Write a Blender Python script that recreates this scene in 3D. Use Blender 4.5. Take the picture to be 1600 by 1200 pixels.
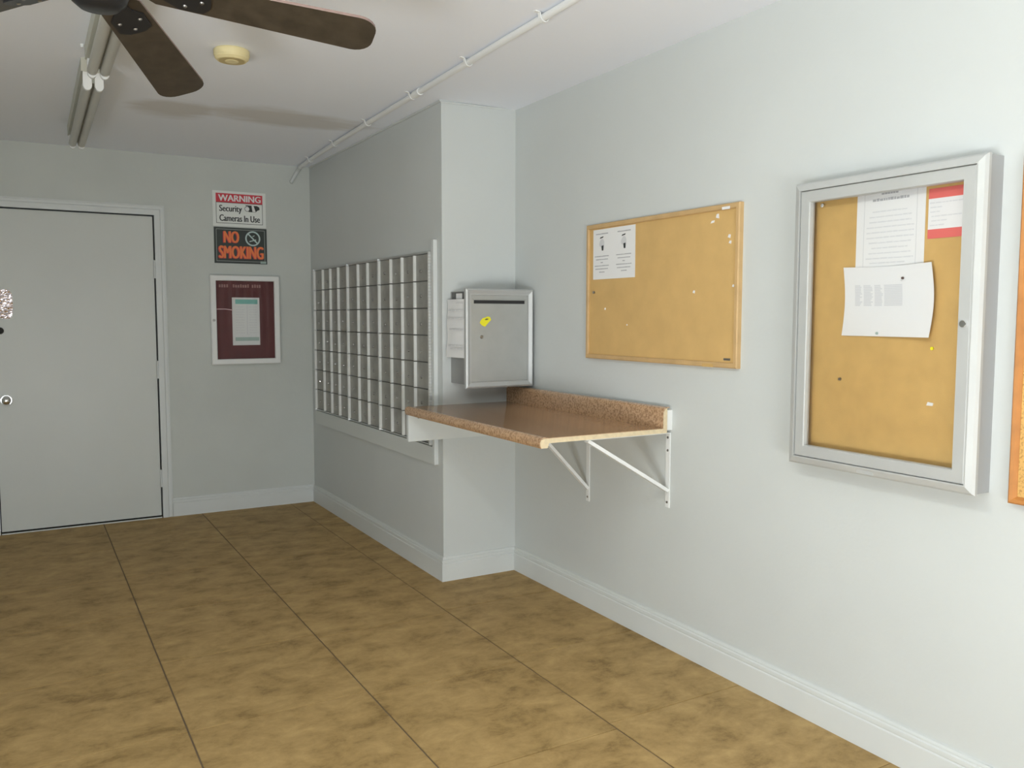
import bpy, bmesh, math, random
from mathutils import Vector, Matrix
random.seed(7)
PI = math.pi
S = bpy.context.scene
for o in list(bpy.data.objects): bpy.data.objects.remove(o)
COL = S.collection

# ------------------------------------------------------------------ camera
CAMH = 1.3653
yaw, pitch, roll = 0.52404, 0.078608, 0.0010
cd = bpy.data.cameras.new('camera'); cam = bpy.data.objects.new('camera', cd); COL.objects.link(cam)
fwd = Vector((math.sin(yaw)*math.cos(pitch), math.cos(yaw)*math.cos(pitch), -math.sin(pitch)))
rgt = Vector((math.cos(yaw), -math.sin(yaw), 0)); up = rgt.cross(fwd)
r2 = math.cos(roll)*rgt + math.sin(roll)*up; u2 = -math.sin(roll)*rgt + math.cos(roll)*up
M = Matrix((r2, u2, -fwd)).transposed().to_4x4(); M.translation = (0, 0, CAMH)
cam.matrix_world = M
cd.sensor_width = 36; cd.lens = 1329.16/1600*36; cd.clip_start = 0.02
S.camera = cam

# ------------------------------------------------------------------ world / lights / exposure
w = bpy.data.worlds.new('world'); S.world = w; w.use_nodes = True
w.node_tree.nodes['Background'].inputs[0].default_value = (0.80, 0.90, 1.0, 1)
LV = dict(W=0.4, E=0, E2=129, L=0, L2=158, T=34, T2=12, F=0)   # light levels
w.node_tree.nodes['Background'].inputs[1].default_value = LV['W']
S.view_settings.view_transform = 'Standard'; S.view_settings.look = 'None'
S.view_settings.gamma = 1; S.view_settings.use_curve_mapping = False
S.view_settings.exposure = 0.0
def area(name, loc, rot, sx, sy, energy, col):
    if energy <= 0: return
    ld = bpy.data.lights.new(name, 'AREA'); ld.shape = 'RECTANGLE'; ld.size = sx; ld.size_y = sy
    ld.energy = energy; ld.color = col
    lo = bpy.data.objects.new(name, ld); COL.objects.link(lo); lo.location = loc; lo.rotation_euler = rot
DAY = (0.94, 0.98, 1.0)
# sky through the rear entrance; the low up-tilted lamp is added to brighten the ceiling
area('entrance_daylight', (0.0, -2.02, 1.1), (PI/2, 0, 0), 1.7, 2.0, LV['E'], DAY)
area('entrance_up_fill', (0.0, -2.5, 0.25), (PI/2+math.radians(50), 0, 0), 2.0, 0.9, LV['E2'], DAY)
# unseen side lamps added left of the camera to brighten right wall and ceiling
area('side_fill', (-1.62, -0.3, 1.15), (PI/2, 0, -PI/2), 1.9, 1.9, LV['L'], DAY)
area('side_up_fill', (-2.1, -0.3, 0.25), (PI/2+math.radians(50), 0, -PI/2), 2.0, 0.9, LV['L2'], DAY)
if LV['F'] > 0:   # the camera's own flash
    fl = bpy.data.lights.new('camera_flash', 'POINT'); fl.energy = LV['F']; fl.shadow_soft_size = 0.02
    fo = bpy.data.objects.new('camera_flash', fl); COL.objects.link(fo); fo.location = (-0.02, -0.03, CAMH+0.10)

# ------------------------------------------------------------------ dims
XR, XM, YP, YB, H = 2.282, 1.855, 3.915, 6.14, 2.44
XL, YR = -1.6, -2.0

# ------------------------------------------------------------------ materials
def mat(name, col, rough=0.6, metal=0.0, spec=0.5, noise=0.0, nscale=6, bump=0.0, bscale=120, emit=None, col2=None, thr=None, coat=0):
    m = bpy.data.materials.new(name); m.use_nodes = True
    nt = m.node_tree; N = nt.nodes; Lk = nt.links; b = N['Principled BSDF']
    b.inputs['Base Color'].default_value = (*col, 1); b.inputs['Roughness'].default_value = rough
    b.inputs['Metallic'].default_value = metal; b.inputs['Specular IOR Level'].default_value = spec
    if coat: b.inputs['Coat Weight'].default_value = coat; b.inputs['Coat Roughness'].default_value = 0.08
    tc = N.new('ShaderNodeNewGeometry')
    if noise or col2:
        n = N.new('ShaderNodeTexNoise'); n.inputs['Scale'].default_value = nscale; n.inputs['Detail'].default_value = 5
        Lk.new(tc.outputs['Position'], n.inputs['Vector'])
        rmp = N.new('ShaderNodeValToRGB')
        c2 = col2 if col2 else tuple(c*(1-noise) for c in col)
        c1 = col if col2 else tuple(min(1, c*(1+noise)) for c in col)
        rmp.color_ramp.elements[0].color = (*c2, 1); rmp.color_ramp.elements[1].color = (*c1, 1)
        lo_, hi_ = thr if thr else (0.3, 0.7)
        rmp.color_ramp.elements[0].position = lo_; rmp.color_ramp.elements[1].position = hi_
        Lk.new(n.outputs['Fac'], rmp.inputs['Fac']); Lk.new(rmp.outputs['Color'], b.inputs['Base Color'])
    if bump:
        n2 = N.new('ShaderNodeTexNoise'); n2.inputs['Scale'].default_value = bscale; n2.inputs['Detail'].default_value = 3
        Lk.new(tc.outputs['Position'], n2.inputs['Vector'])
        bp = N.new('ShaderNodeBump'); bp.inputs['Strength'].default_value = bump; bp.inputs['Distance'].default_value = 0.002
        Lk.new(n2.outputs['Fac'], bp.inputs['Height']); Lk.new(bp.outputs['Normal'], b.inputs['Normal'])
    if emit:
        b.inputs['Emission Color'].default_value = (*emit[0], 1); b.inputs['Emission Strength'].default_value = emit[1]
    return m

WALLC = (0.60, 0.625, 0.61)
m_wall = mat('wall_paint', WALLC, 0.55, noise=0.02, nscale=2, bump=0.25, bscale=60)
m_backwall = mat('back_wall_paint', (0.56, 0.585, 0.55), 0.6, noise=0.03, nscale=3, bump=0.4, bscale=40)
m_trim = mat('trim_paint', (0.66, 0.685, 0.67), 0.4, noise=0.02, nscale=5)
m_door = mat('door_paint', (0.60, 0.62, 0.585), 0.38, noise=0.02, nscale=2, bump=0.3, bscale=25)
m_gap = mat('dark_gap', (0.03, 0.03, 0.03), 0.9)
m_housing = mat('mailbox_housing', (0.15, 0.15, 0.14), 0.7)
m_grout = mat('grout', (0.17, 0.12, 0.07), 0.9)
m_metal = mat('aluminium', (0.62, 0.63, 0.62), 0.36, metal=0.9, noise=0.05, nscale=20)
m_metalbox = mat('aluminium_box', (0.44, 0.45, 0.43), 0.42, metal=0.35, noise=0.04, nscale=12)
m_boxframe = mat('aluminium_box_frame', (0.50, 0.51, 0.50), 0.45, metal=0.3)
m_metaldoor = mat('mailbox_metal', (0.37, 0.365, 0.335), 0.5, metal=0.45, noise=0.12, nscale=14)
m_ridge = mat('mailbox_lit_edge_metal', (0.74, 0.75, 0.72), 0.5, metal=0.2)  # mailbox metal made paler, light on camera-facing edges put into the colour
m_lock = mat('lock_metal', (0.35, 0.34, 0.32), 0.3, metal=0.9)
m_chrome = mat('chrome', (0.8, 0.8, 0.8), 0.15, metal=1.0)
m_frame = mat('anodised_frame', (0.53, 0.54, 0.525), 0.45, metal=0.25, noise=0.02, nscale=10)
m_caseside = mat('shaded_case_side', (0.42, 0.425, 0.425), 0.5, metal=0.3)  # frame aluminium darkened, shade on the case side put into the colour
m_white = mat('white_enamel', (0.80, 0.81, 0.79), 0.4)
m_paper = mat('paper', (0.80, 0.80, 0.79), 0.8)
m_ink = mat('ink_grey', (0.42, 0.42, 0.43), 0.8)
m_inklt = mat('ink_pale', (0.63, 0.635, 0.64), 0.8)
m_inkfaint = mat('ink_faint', (0.68, 0.685, 0.69), 0.8)
m_black = mat('ink_black', (0.025, 0.03, 0.028), 0.6)
m_red = mat('print_red', (0.62, 0.05, 0.07), 0.6)
m_redband = mat('print_red_glare', (0.74, 0.15, 0.13), 0.6)  # red print paled, glare over the bands put into the colour
m_orange = mat('print_orange', (0.85, 0.22, 0.07), 0.6)
m_teal = mat('print_teal', (0.22, 0.50, 0.44), 0.7)
m_tealgr = mat('print_grey_teal', (0.36, 0.46, 0.42), 0.7)
m_maroon = mat('maroon_felt', (0.12, 0.034, 0.034), 0.8, noise=0.15, nscale=9)
m_pink = mat('pink_strip', (0.75, 0.52, 0.52), 0.6)
m_rose = mat('faded_letter_rose', (0.36, 0.20, 0.18), 0.8)
m_cork = mat('cork', (0.60, 0.385, 0.135), 0.9, noise=0.06, nscale=18, bump=0.2, bscale=300)
m_cork1 = mat('cork_pale', (0.61, 0.395, 0.150), 0.9, noise=0.05, nscale=12, bump=0.2, bscale=300)
m_corkcoarse = mat('cork_coarse', (0.66, 0.40, 0.13), 0.9, col2=(0.35, 0.18, 0.05), nscale=160, thr=(0.3, 0.5), bump=0.4, bscale=300)
m_oak = mat('pale_wood_frame', (0.56, 0.37, 0.17), 0.55, noise=0.08, nscale=15)
m_redwood = mat('reddish_wood_frame', (0.46, 0.19, 0.045), 0.5, noise=0.12, nscale=20)
m_sub = mat('particle_board', (0.70, 0.58, 0.38), 0.8, noise=0.08, nscale=80)
m_lam = mat('speckled_laminate', (0.56, 0.355, 0.20), 0.16, col2=(0.33, 0.19, 0.10), nscale=120, thr=(0.38, 0.56), spec=0.7)
m_yellow = mat('yellow_sticker', (0.85, 0.78, 0.02), 0.6)
m_cream = mat('aged_plastic', (0.78, 0.68, 0.38), 0.5)
m_creamd = mat('aged_plastic_dark', (0.55, 0.44, 0.20), 0.5)
m_blade = mat('fan_blade_brown', (0.055, 0.043, 0.030), 0.42, noise=0.25, nscale=25)
m_bladeedge = mat('blade_edge_highlight', (0.22, 0.15, 0.13), 0.5)  # blade brown lightened, pinkish edge highlight put into the colour
m_bronze = mat('dark_bronze', (0.03, 0.03, 0.032), 0.35, metal=0.4)
m_tubeoff = mat('unlit_tube_glass', (0.46, 0.45, 0.40), 0.3)
m_chan = mat('fixture_enamel', (0.56, 0.56, 0.48), 0.5, noise=0.05, nscale=10)
m_tubeon = mat('lit_tube', (1, 1, 1), 0.4, emit=((0.95, 1.0, 0.95), LV['T']))
m_tubeon2 = mat('lit_tube_second', (1, 1, 1), 0.4, emit=((0.95, 1.0, 0.95), LV['T2']))
m_pipe = mat('painted_conduit', (0.78, 0.79, 0.78), 0.3)
m_print_blue = mat('yellow_mark', (0.2, 0.2, 0.05), 0.7)

# ceiling with a water stain of its own
def ceiling_mat():
    m = mat('ceiling_paint', (0.89, 0.92, 0.985), 0.75, bump=0.15, bscale=40)
    nt = m.node_tree; N = nt.nodes; Lk = nt.links; b = N['Principled BSDF']
    g = N.new('ShaderNodeNewGeometry'); sp = N.new('ShaderNodeSeparateXYZ')
    nz = N.new('ShaderNodeTexNoise'); nz.inputs['Scale'].default_value = 3.5; nz.inputs['Detail'].default_value = 6
    mpp = N.new('ShaderNodeMapping'); mpp.inputs['Scale'].default_value = (0.7, 2.2, 1); Lk.new(g.outputs['Position'], mpp.inputs['Vector']); Lk.new(mpp.outputs[0], nz.inputs['Vector'])
    Lk.new(g.outputs['Position'], sp.inputs['Vector'])
    def math_(op, a, b_):
        n = N.new('ShaderNodeMath'); n.operation = op
        for i, v in enumerate((a, b_)):
            if isinstance(v, (int, float)): n.inputs[i].default_value = v
            else: Lk.new(v, n.inputs[i])
        return n.outputs[0]
    # elliptical distance from stain centre (1.15, 4.85)
    def ell(cx, cy, rx, ry):
        dx = math_('DIVIDE', math_('SUBTRACT', sp.outputs['X'], cx), rx)
        dy = math_('DIVIDE', math_('SUBTRACT', sp.outputs['Y'], cy), ry)
        d = math_('SQRT', math_('ADD', math_('MULTIPLY', dx, dx), math_('MULTIPLY', dy, dy)), 0)
        return math_('SUBTRACT', 1.0, math_('ADD', d, math_('MULTIPLY', math_('SUBTRACT', nz.outputs['Fac'], 0.5), 1.0)))
    f = math_('MAXIMUM', ell(0.75, 4.78, 0.26, 0.26), ell(1.30, 4.72, 0.55, 0.24))
    mp = N.new('ShaderNodeMapRange'); mp.interpolation_type = 'SMOOTHSTEP'
    mp.inputs['From Min'].default_value = 0.0; mp.inputs['From Max'].default_value = 0.5
    Lk.new(f, mp.inputs['Value'])
    mx = N.new('ShaderNodeMix'); mx.data_type = 'RGBA'
    mx.inputs['A'].default_value = (0.89, 0.92, 0.985, 1); mx.inputs['B'].default_value = (0.70, 0.69, 0.68, 1)
    Lk.new(mp.outputs['Result'], mx.inputs['Factor']); Lk.new(mx.outputs['Result'], b.inputs['Base Color'])
    return m
m_ceil = ceiling_mat()

def tile_mat():
    m = bpy.data.materials.new('mottled_tile'); m.use_nodes = True
    nt = m.node_tree; N = nt.nodes; Lk = nt.links; b = N['Principled BSDF']
    g = N.new('ShaderNodeNewGeometry'); oi = N.new('ShaderNodeObjectInfo')
    mp = N.new('ShaderNodeMapping'); mp.inputs['Scale'].default_value = (1.0, 1.35, 1)
    cmb = N.new('ShaderNodeCombineXYZ'); ml = N.new('ShaderNodeMath'); ml.operation = 'MULTIPLY'; ml.inputs[1].default_value = 0.15
    Lk.new(oi.outputs['Random'], ml.inputs[0]); Lk.new(ml.outputs[0], cmb.inputs['Z'])
    Lk.new(g.outputs['Position'], mp.inputs['Vector']); Lk.new(cmb.outputs[0], mp.inputs['Location'])
    a = N.new('ShaderNodeTexNoise'); a.inputs['Scale'].default_value = 6.5; a.inputs['Detail'].default_value = 9; a.inputs['Roughness'].default_value = 0.72; a.inputs['Distortion'].default_value = 0.25
    Lk.new(mp.outputs[0], a.inputs['Vector'])
    r = N.new('ShaderNodeValToRGB'); e = r.color_ramp.elements
    e[0].position = 0.33; e[0].color = (0.245, 0.157, 0.057, 1); e[1].position = 0.68; e[1].color = (0.52, 0.355, 0.152, 1)
    k = e.new(0.46); k.color = (0.385, 0.254, 0.102, 1)
    Lk.new(a.outputs['Fac'], r.inputs['Fac']); Lk.new(r.outputs['Color'], b.inputs['Base Color'])
    b.inputs['Roughness'].default_value = 0.55; b.inputs['Specular IOR Level'].default_value = 0.15
    bp = N.new('ShaderNodeBump'); bp.inputs['Strength'].default_value = 0.06; bp.inputs['Distance'].default_value = 0.001
    Lk.new(a.outputs['Fac'], bp.inputs['Height']); Lk.new(bp.outputs['Normal'], b.inputs['Normal'])
    return m
m_tile = tile_mat()

def glass_mat(name, wav=0.0):
    m = bpy.data.materials.new(name); m.use_nodes = True
    nt = m.node_tree; N = nt.nodes; Lk = nt.links
    for n in list(N): N.remove(n)
    out = N.new('ShaderNodeOutputMaterial'); t = N.new('ShaderNodeBsdfTransparent'); gl = N.new('ShaderNodeBsdfGlossy')
    gl.inputs['Roughness'].default_value = 0.06; fr = N.new('ShaderNodeFresnel'); fr.inputs['IOR'].default_value = 1.22
    mx = N.new('ShaderNodeMixShader'); Lk.new(fr.outputs[0], mx.inputs[0]); Lk.new(t.outputs[0], mx.inputs[1]); Lk.new(gl.outputs[0], mx.inputs[2])
    Lk.new(mx.outputs[0], out.inputs['Surface'])
    if wav:
        g = N.new('ShaderNodeNewGeometry'); wv = N.new('ShaderNodeTexWave'); wv.inputs['Scale'].default_value = 6; wv.bands_direction = 'X'
        wv.inputs['Distortion'].default_value = 1.5
        Lk.new(g.outputs['Position'], wv.inputs['Vector'])
        bp = N.new('ShaderNodeBump'); bp.inputs['Strength'].default_value = wav; bp.inputs['Distance'].default_value = 0.004
        Lk.new(wv.outputs['Fac'], bp.inputs['Height']); Lk.new(bp.outputs['Normal'], gl.inputs['Normal'])
    return m
m_glass = glass_mat('clear_pane'); m_glassw = glass_mat('wavy_pane', 0.5)

def foil_mat():
    m = mat('glint_foil', (0.95, 0.86, 0.92), 0.12, metal=1.0)
    nt = m.node_tree; N = nt.nodes; Lk = nt.links
    g = N.new('ShaderNodeNewGeometry'); v = N.new('ShaderNodeTexVoronoi'); v.inputs['Scale'].default_value = 60
    Lk.new(g.outputs['Position'], v.inputs['Vector'])
    bp = N.new('ShaderNodeBump'); bp.inputs['Strength'].default_value = 0.9; bp.inputs['Distance'].default_value = 0.006
    Lk.new(v.outputs['Distance'], bp.inputs['Height']); Lk.new(bp.outputs['Normal'], N['Principled BSDF'].inputs['Normal'])
    return m
m_foil = foil_mat()

# ------------------------------------------------------------------ mesh helpers (all coordinates in world space)
class MB:
    def __init__(s): s.bm = bmesh.new()
    def box(s, x0, x1, y0, y1, z0, z1, bev=0.0):
        x0, x1 = sorted((x0, x1)); y0, y1 = sorted((y0, y1)); z0, z1 = sorted((z0, z1))
        vs = [s.bm.verts.new((x, y, z)) for x in (x0, x1) for y in (y0, y1) for z in (z0, z1)]
        fs = [s.bm.faces.new([vs[i] for i in f]) for f in ((0,1,3,2),(4,6,7,5),(0,4,5,1),(2,3,7,6),(0,2,6,4),(1,5,7,3))]
        if bev:
            es = list({e for f in fs for e in f.edges})
            bmesh.ops.bevel(s.bm, geom=es, offset=bev, segments=2, affect='EDGES', profile=0.6)
        return s
    def prism(s, pts, a, vec):
        """pts: list of 3D points of a planar polygon; extruded by vec"""
        v0 = [s.bm.verts.new(Vector(q)) for q in pts]; v1 = [s.bm.verts.new(Vector(q)+Vector(vec)) for q in pts]
        n = len(pts)
        s.bm.faces.new(v0); s.bm.faces.new(v1[::-1])
        for i in range(n): s.bm.faces.new([v0[i], v0[(i+1) % n], v1[(i+1) % n], v1[i]])
        return s
    def sweep(s, sect0, sect1):
        """loft between two equal-length closed sections"""
        v0 = [s.bm.verts.new(Vector(q)) for q in sect0]; v1 = [s.bm.verts.new(Vector(q)) for q in sect1]; n = len(v0)
        s.bm.faces.new(v0); s.bm.faces.new(v1[::-1])
        for i in range(n): s.bm.faces.new([v0[i], v0[(i+1) % n], v1[(i+1) % n], v1[i]])
        return s
    def cyl(s, p0, p1, r0, r1=None, n=20):
        r1 = r0 if r1 is None else r1
        p0, p1 = Vector(p0), Vector(p1); d = (p1-p0).normalized()
        a = d.orthogonal().normalized(); b = d.cross(a)
        def ring(p, r): return [p + a*math.cos(2*PI*i/n)*r + b*math.sin(2*PI*i/n)*r for i in range(n)]
        return s.sweep(ring(p0, r0), ring(p1, r1))
    def lathe(s, c, prof, n=40):
        """prof: (r, z) list, revolved around vertical axis through c"""
        rings = []
        for r, z in prof:
            rings.append([s.bm.verts.new((c[0]+r*math.cos(2*PI*i/n), c[1]+r*math.sin(2*PI*i/n), c[2]+z)) for i in range(n)])
        for k in range(len(rings)-1):
            for i in range(n): s.bm.faces.new([rings[k][i], rings[k][(i+1) % n], rings[k+1][(i+1) % n], rings[k+1][i]])
        s.bm.faces.new(rings[0]); s.bm.faces.new(rings[-1][::-1])
        return s
    def tube(s, pts, r, n=14):
        pts = [Vector(q) for q in pts]; rings = []
        a = None
        for i, q in enumerate(pts):
            d = ((pts[min(i+1, len(pts)-1)]-q).normalized() + (q-pts[max(i-1, 0)]).normalized()).normalized()
            a = d.orthogonal().normalized() if a is None else (a - d*a.dot(d)).normalized()
            b = d.cross(a)
            rings.append([s.bm.verts.new(q + a*math.cos(2*PI*k/n)*r + b*math.sin(2*PI*k/n)*r) for k in range(n)])
        for k in range(len(rings)-1):
            for i in range(n): s.bm.faces.new([rings[k][i], rings[k][(i+1) % n], rings[k+1][(i+1) % n], rings[k+1][i]])
        s.bm.faces.new(rings[0]); s.bm.faces.new(rings[-1][::-1])
        return s
    def done(s, name, m, parent=None, smooth=False, bevel=0):
        bmesh.ops.recalc_face_normals(s.bm, faces=s.bm.faces)
        if parent is not None: org = world_of(parent)
        else:
            vs = [v.co for v in s.bm.verts]
            org = Vector(((min(v.x for v in vs)+max(v.x for v in vs))/2, (min(v.y for v in vs)+max(v.y for v in vs))/2, min(v.z for v in vs)))
        for v in s.bm.verts: v.co -= org
        me = bpy.data.meshes.new(name); s.bm.to_mesh(me); s.bm.free()
        me.materials.append(m)
        o = bpy.data.objects.new(name, me); COL.objects.link(o)
        if parent is not None:
            o.parent = parent; o['_w'] = tuple(org)
        else: o.location = org; o['_w'] = tuple(org)
        if smooth:
            for f in me.polygons: f.use_smooth = True
            md = o.modifiers.new('split', 'EDGE_SPLIT'); md.split_angle = math.radians(40)
        if bevel:
            md = o.modifiers.new('bevel', 'BEVEL'); md.width = bevel; md.segments = 2; md.limit_method = 'ANGLE'
        return o
def world_of(o): return Vector(o['_w'])
def empty(name, loc, label=None, cat=None, group=None):
    o = bpy.data.objects.new(name, None); COL.objects.link(o); o.location = loc; o['_w'] = tuple(loc); o.empty_display_size = 0.05
    if label: o['label'] = label; o['category'] = cat
    if group: o['group'] = group
    return o
def tag(o, label, cat, group=None):
    o['label'] = label; o['category'] = cat
    if group: o['group'] = group
    return o
def struct(o): o['kind'] = 'structure'; return o

# text as geometry; plane axes: U (to the right as read), V up, N towards viewer
def lettering(name, txt, org, U, V, height, width, m, parent, bold=0.0, thick=0.0004, rep=0.0):
    cu = bpy.data.curves.new('txt', 'FONT'); cu.body = txt; cu.size = 1; cu.offset = bold; cu.resolution_u = 3
    to = bpy.data.objects.new('txt', cu); COL.objects.link(to)
    dg = bpy.context.evaluated_depsgraph_get(); dg.update()
    me = bpy.data.meshes.new_from_object(to.evaluated_get(dg)); bpy.data.objects.remove(to); bpy.data.curves.remove(cu)
    xs = [v.co.x for v in me.vertices]; ys = [v.co.y for v in me.vertices]
    x0, x1, y0, y1 = min(xs), max(xs), min(ys), max(ys)
    b = bmesh.new(); b.from_mesh(me); bpy.data.meshes.remove(me)
    U, V = Vector(U), Vector(V); Nn = U.cross(V)
    for v in b.verts:
        a = (v.co.x-x0)/(x1-x0)*width; c = (v.co.y-y0)/(y1-y0)*height
        v.co = Vector(org) + U*a + V*c + Nn*thick
    if rep:
        g0 = list(b.verts)+list(b.edges)+list(b.faces)
        for du in (-rep, rep):
            dd = bmesh.ops.duplicate(b, geom=g0)
            for e in dd['geom']:
                if isinstance(e, bmesh.types.BMVert): e.co += U*du + Nn*0.00015*(1 if du > 0 else 2)
    for f in b.faces: f.normal_update()
    mb = MB(); mb.bm.free(); mb.bm = b
    return mb.done(name, m, parent)

# flat printed marks on a plane
class Sheet:
    """helper for a flat sheet on a wall: org = lower-left as read, U right, V up, N to viewer"""
    def __init__(s, org, U, V): s.o, s.U, s.V = Vector(org), Vector(U), Vector(V); s.N = s.U.cross(s.V)
    def P(s, u, v, n=0): return s.o + s.U*u + s.V*v + s.N*n
    def rect(s, mb, u0, u1, v0, v1, n0, n1):
        pts = [s.P(u0, v0, n0), s.P(u1, v0, n0), s.P(u1, v1, n0), s.P(u0, v1, n0)]
        return mb.prism(pts, None, s.N*(n1-n0))
    def poly(s, mb, pts, n0, n1): return mb.prism([s.P(u, v, n0) for u, v in pts], None, s.N*(n1-n0))
    def ring(s, mb, cu, cv, r0, r1, n0, n1, k=28):
        for i in range(k):
            a, b = 2*PI*i/k, 2*PI*(i+1)/k
            s.poly(mb, [(cu+r0*math.cos(a), cv+r0*math.sin(a)), (cu+r1*math.cos(a), cv+r1*math.sin(a)), (cu+r1*math.cos(b), cv+r1*math.sin(b)), (cu+r0*math.cos(b), cv+r0*math.sin(b))], n0, n1)
        return mb
    def border(s, mb, u0, u1, v0, v1, t, n0, n1):
        s.rect(mb, u0, u1, v1-t, v1, n0, n1); s.rect(mb, u0, u1, v0, v0+t, n0, n1)
        s.rect(mb, u0, u0+t, v0+t, v1-t, n0, n1); s.rect(mb, u1-t, u1, v0+t, v1-t, n0, n1); return mb
    def disc(s, mb, cu, cv, ru, rv, n0, n1, k=18):
        return s.poly(mb, [(cu+ru*math.cos(2*PI*i/k), cv+rv*math.sin(2*PI*i/k)) for i in range(k)], n0, n1)
    def textline(s, mb, u0, u1, v, h, n0, n1, gap=0.003, lo=0.006, hi=0.022):
        u = u0
        while u < u1-0.003:
            l = min(random.uniform(lo, hi), u1-u); s.rect(mb, u, u+l, v, v+h*random.uniform(0.75, 1), n0, n1); u += l+gap
        return mb

# mitred picture frame with sloped face; section given as [(inset, height)...] closed towards wall
def mitred(sheet, w_, h_, prof, name, m, parent, n_off=0):
    """four mitred rails as ONE mesh. prof: list of (inset from outer edge, n height)"""
    mb = MB(); cs = [(0, 0, 1, 1), (w_, 0, -1, 1), (w_, h_, -1, -1), (0, h_, 1, -1)]
    secs = []
    for cu, cv, su, sv in cs: secs.append([sheet.P(cu+su*i, cv+sv*i, n+n_off) for i, n in prof])
    for k in range(4):
        mb.sweep(secs[k], secs[(k+1) % 4])
    return mb.done(name, m, parent)

# ------------------------------------------------------------------ room shell
T = 0.12
struct(MB().box(XL-T, XR+T, YR-T, YB+T, -0.10, -0.003).done('floor', m_grout))
FLOOR = bpy.data.objects['floor']
struct(MB().box(XL-T, XR+T, YR-T, YB+T, H, H+0.1).done('ceiling', m_ceil))
struct(MB().box(XR, XR+T, YR-T, YP, -0.003, H).done('wall_right', m_wall))
struct(MB().box(XM, XR+T, YP, YB+T, -0.003, H).done('wall_far_right', m_wall))
mb = MB(); mb.box(XL-T, XL, YR-T, -1.3, -0.003, H); mb.box(XL-T, XL, 0.7, YB+T, -0.003, H); mb.box(XL-T, XL, -1.3, 0.7, 2.15, H)  # unseen opening beside the camera, added to let the side lamp in
struct(mb.done('wall_left', m_wall))
DX0, DX1, DZ = -0.15, 0.800, 2.036
mb = MB(); mb.box(XL, DX0-0.005, YB, YB+T, -0.003, H); mb.box(DX1+0.005, XM, YB, YB+T, -0.003, H); mb.box(DX0-0.005, DX1+0.005, YB, YB+T, DZ+0.005, H)
struct(mb.done('wall_back', m_backwall))
# rear wall behind the camera with the entrance opening
mb = MB(); mb.box(XL, -0.9, YR-T, YR, -0.003, H); mb.box(0.9, XR, YR-T, YR, -0.003, H); mb.box(-0.9, 0.9, YR-T, YR, 2.15, H)
struct(mb.done('wall_rear', m_wall))

# floor tiles
xl = [0.432+0.62*k for k in range(-4, 4)]; yl = [1.595+0.6405*k for k in range(-6, 9)]
xb = [XL] + [x for x in xl if XL+0.05 < x < XR-0.05] + [XR]
yb = [YR] + [y for y in yl if YR+0.05 < y < YB-0.02] + [YB]
def tile(x0, x1, y0, y1):
    if x1-x0 < 0.02 or y1-y0 < 0.02: return
    gx, gy = 0.0028, 0.0013
    bm = MB(); zc = -0.0012; e = 0.002
    a = [(x0+gx, y0+gy), (x1-gx, y0+gy), (x1-gx, y1-gy), (x0+gx, y1-gy)]
    b = [(x0+gx+e, y0+gy+e), (x1-gx-e, y0+gy+e), (x1-gx-e, y1-gy-e), (x0+gx+e, y1-gy-e)]
    v = [[bm.bm.verts.new((p[0], p[1], z)) for p in q] for q, z in ((a, -0.006), (a, zc), (b, 0.0))]
    for k in range(2):
        for i in range(4): bm.bm.faces.new([v[k][i], v[k][(i+1) % 4], v[k+1][(i+1) % 4], v[k+1][i]])
    bm.bm.faces.new(v[0]); bm.bm.faces.new(v[2])
    bm.done('floor_tile', m_tile, FLOOR)
for i in range(len(xb)-1):
    off = -0.045 if i == len(xb)-3 else 0
    for j in range(len(yb)-1):
        x0, x1 = xb[i], xb[i+1]; y0 = yb[j]+(off if j else 0); y1 = yb[j+1]+(off if j+1 < len(yb)-1 else 0)
        if x1 > XM+0.01 and y1 > YP+0.001:
            if x0 < XM-0.02:
                if y0 < YP: tile(x0, x1, y0, YP)
                tile(x0, XM, max(y0, YP), y1)
            elif y0 < YP: tile(x0, x1, y0, YP)
        else: tile(x0, x1, y0, y1)

# baseboards: profile (out, z)
BP = [(0, 0), (0.014, 0), (0.014, 0.090), (0.0105, 0.094), (0.0125, 0.099), (0.0125, 0.110), (0.008, 0.114), (0.009, 0.119), (0.006, 0.126), (0, 0.127)]
def baseboard(name, p0, p1, nrm, m0, m1):
    p0, p1, nrm = Vector((*p0, 0)), Vector((*p1, 0)), Vector((*nrm, 0)); d = (p1-p0).normalized()
    s0 = [p0 + nrm*o + d*(m0*o) + Vector((0, 0, z)) for o, z in BP]; s1 = [p1 + nrm*o - d*(m1*o) + Vector((0, 0, z)) for o, z in BP]
    return struct(MB().sweep(s0, s1).done(name, m_trim))
baseboard('baseboard_back', (0.862, YB), (XM, YB), (0, -1), 0, 1)
baseboard('baseboard_far_right', (XM, YB), (XM, YP), (-1, 0), 1, -1)
baseboard('baseboard_corner', (XM, YP), (XR, YP), (0, -1), -1, 1)
baseboard('baseboard_right', (XR, YP), (XR, YR), (-1, 0), 1, 0)
baseboard('baseboard_back_left', (XL, YB), (-0.21, YB), (0, -1), 0, 0)
# caulk bead where corner wall meets ceiling
struct(MB().tube([(XM-0.004, YP-0.003, H-0.012), (XM+0.12, YP-0.003, H-0.008), (XM+0.28, YP-0.003, H-0.005), (XR-0.06, YP-0.003, H-0.003)], 0.004, 8).done('trim_1', m_trim, None, True))
struct(MB().tube([(XM-0.002, YP, H-0.004), (XM-0.002, 4.4, H-0.006), (XM-0.002, 4.7, H-0.002), (XM-0.002, 5.1, H-0.006), (XM-0.002, 5.6, H-0.003), (XM-0.002, YB-0.02, H-0.005)], 0.007, 8).done('trim_2', m_wall, None, True))

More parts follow.
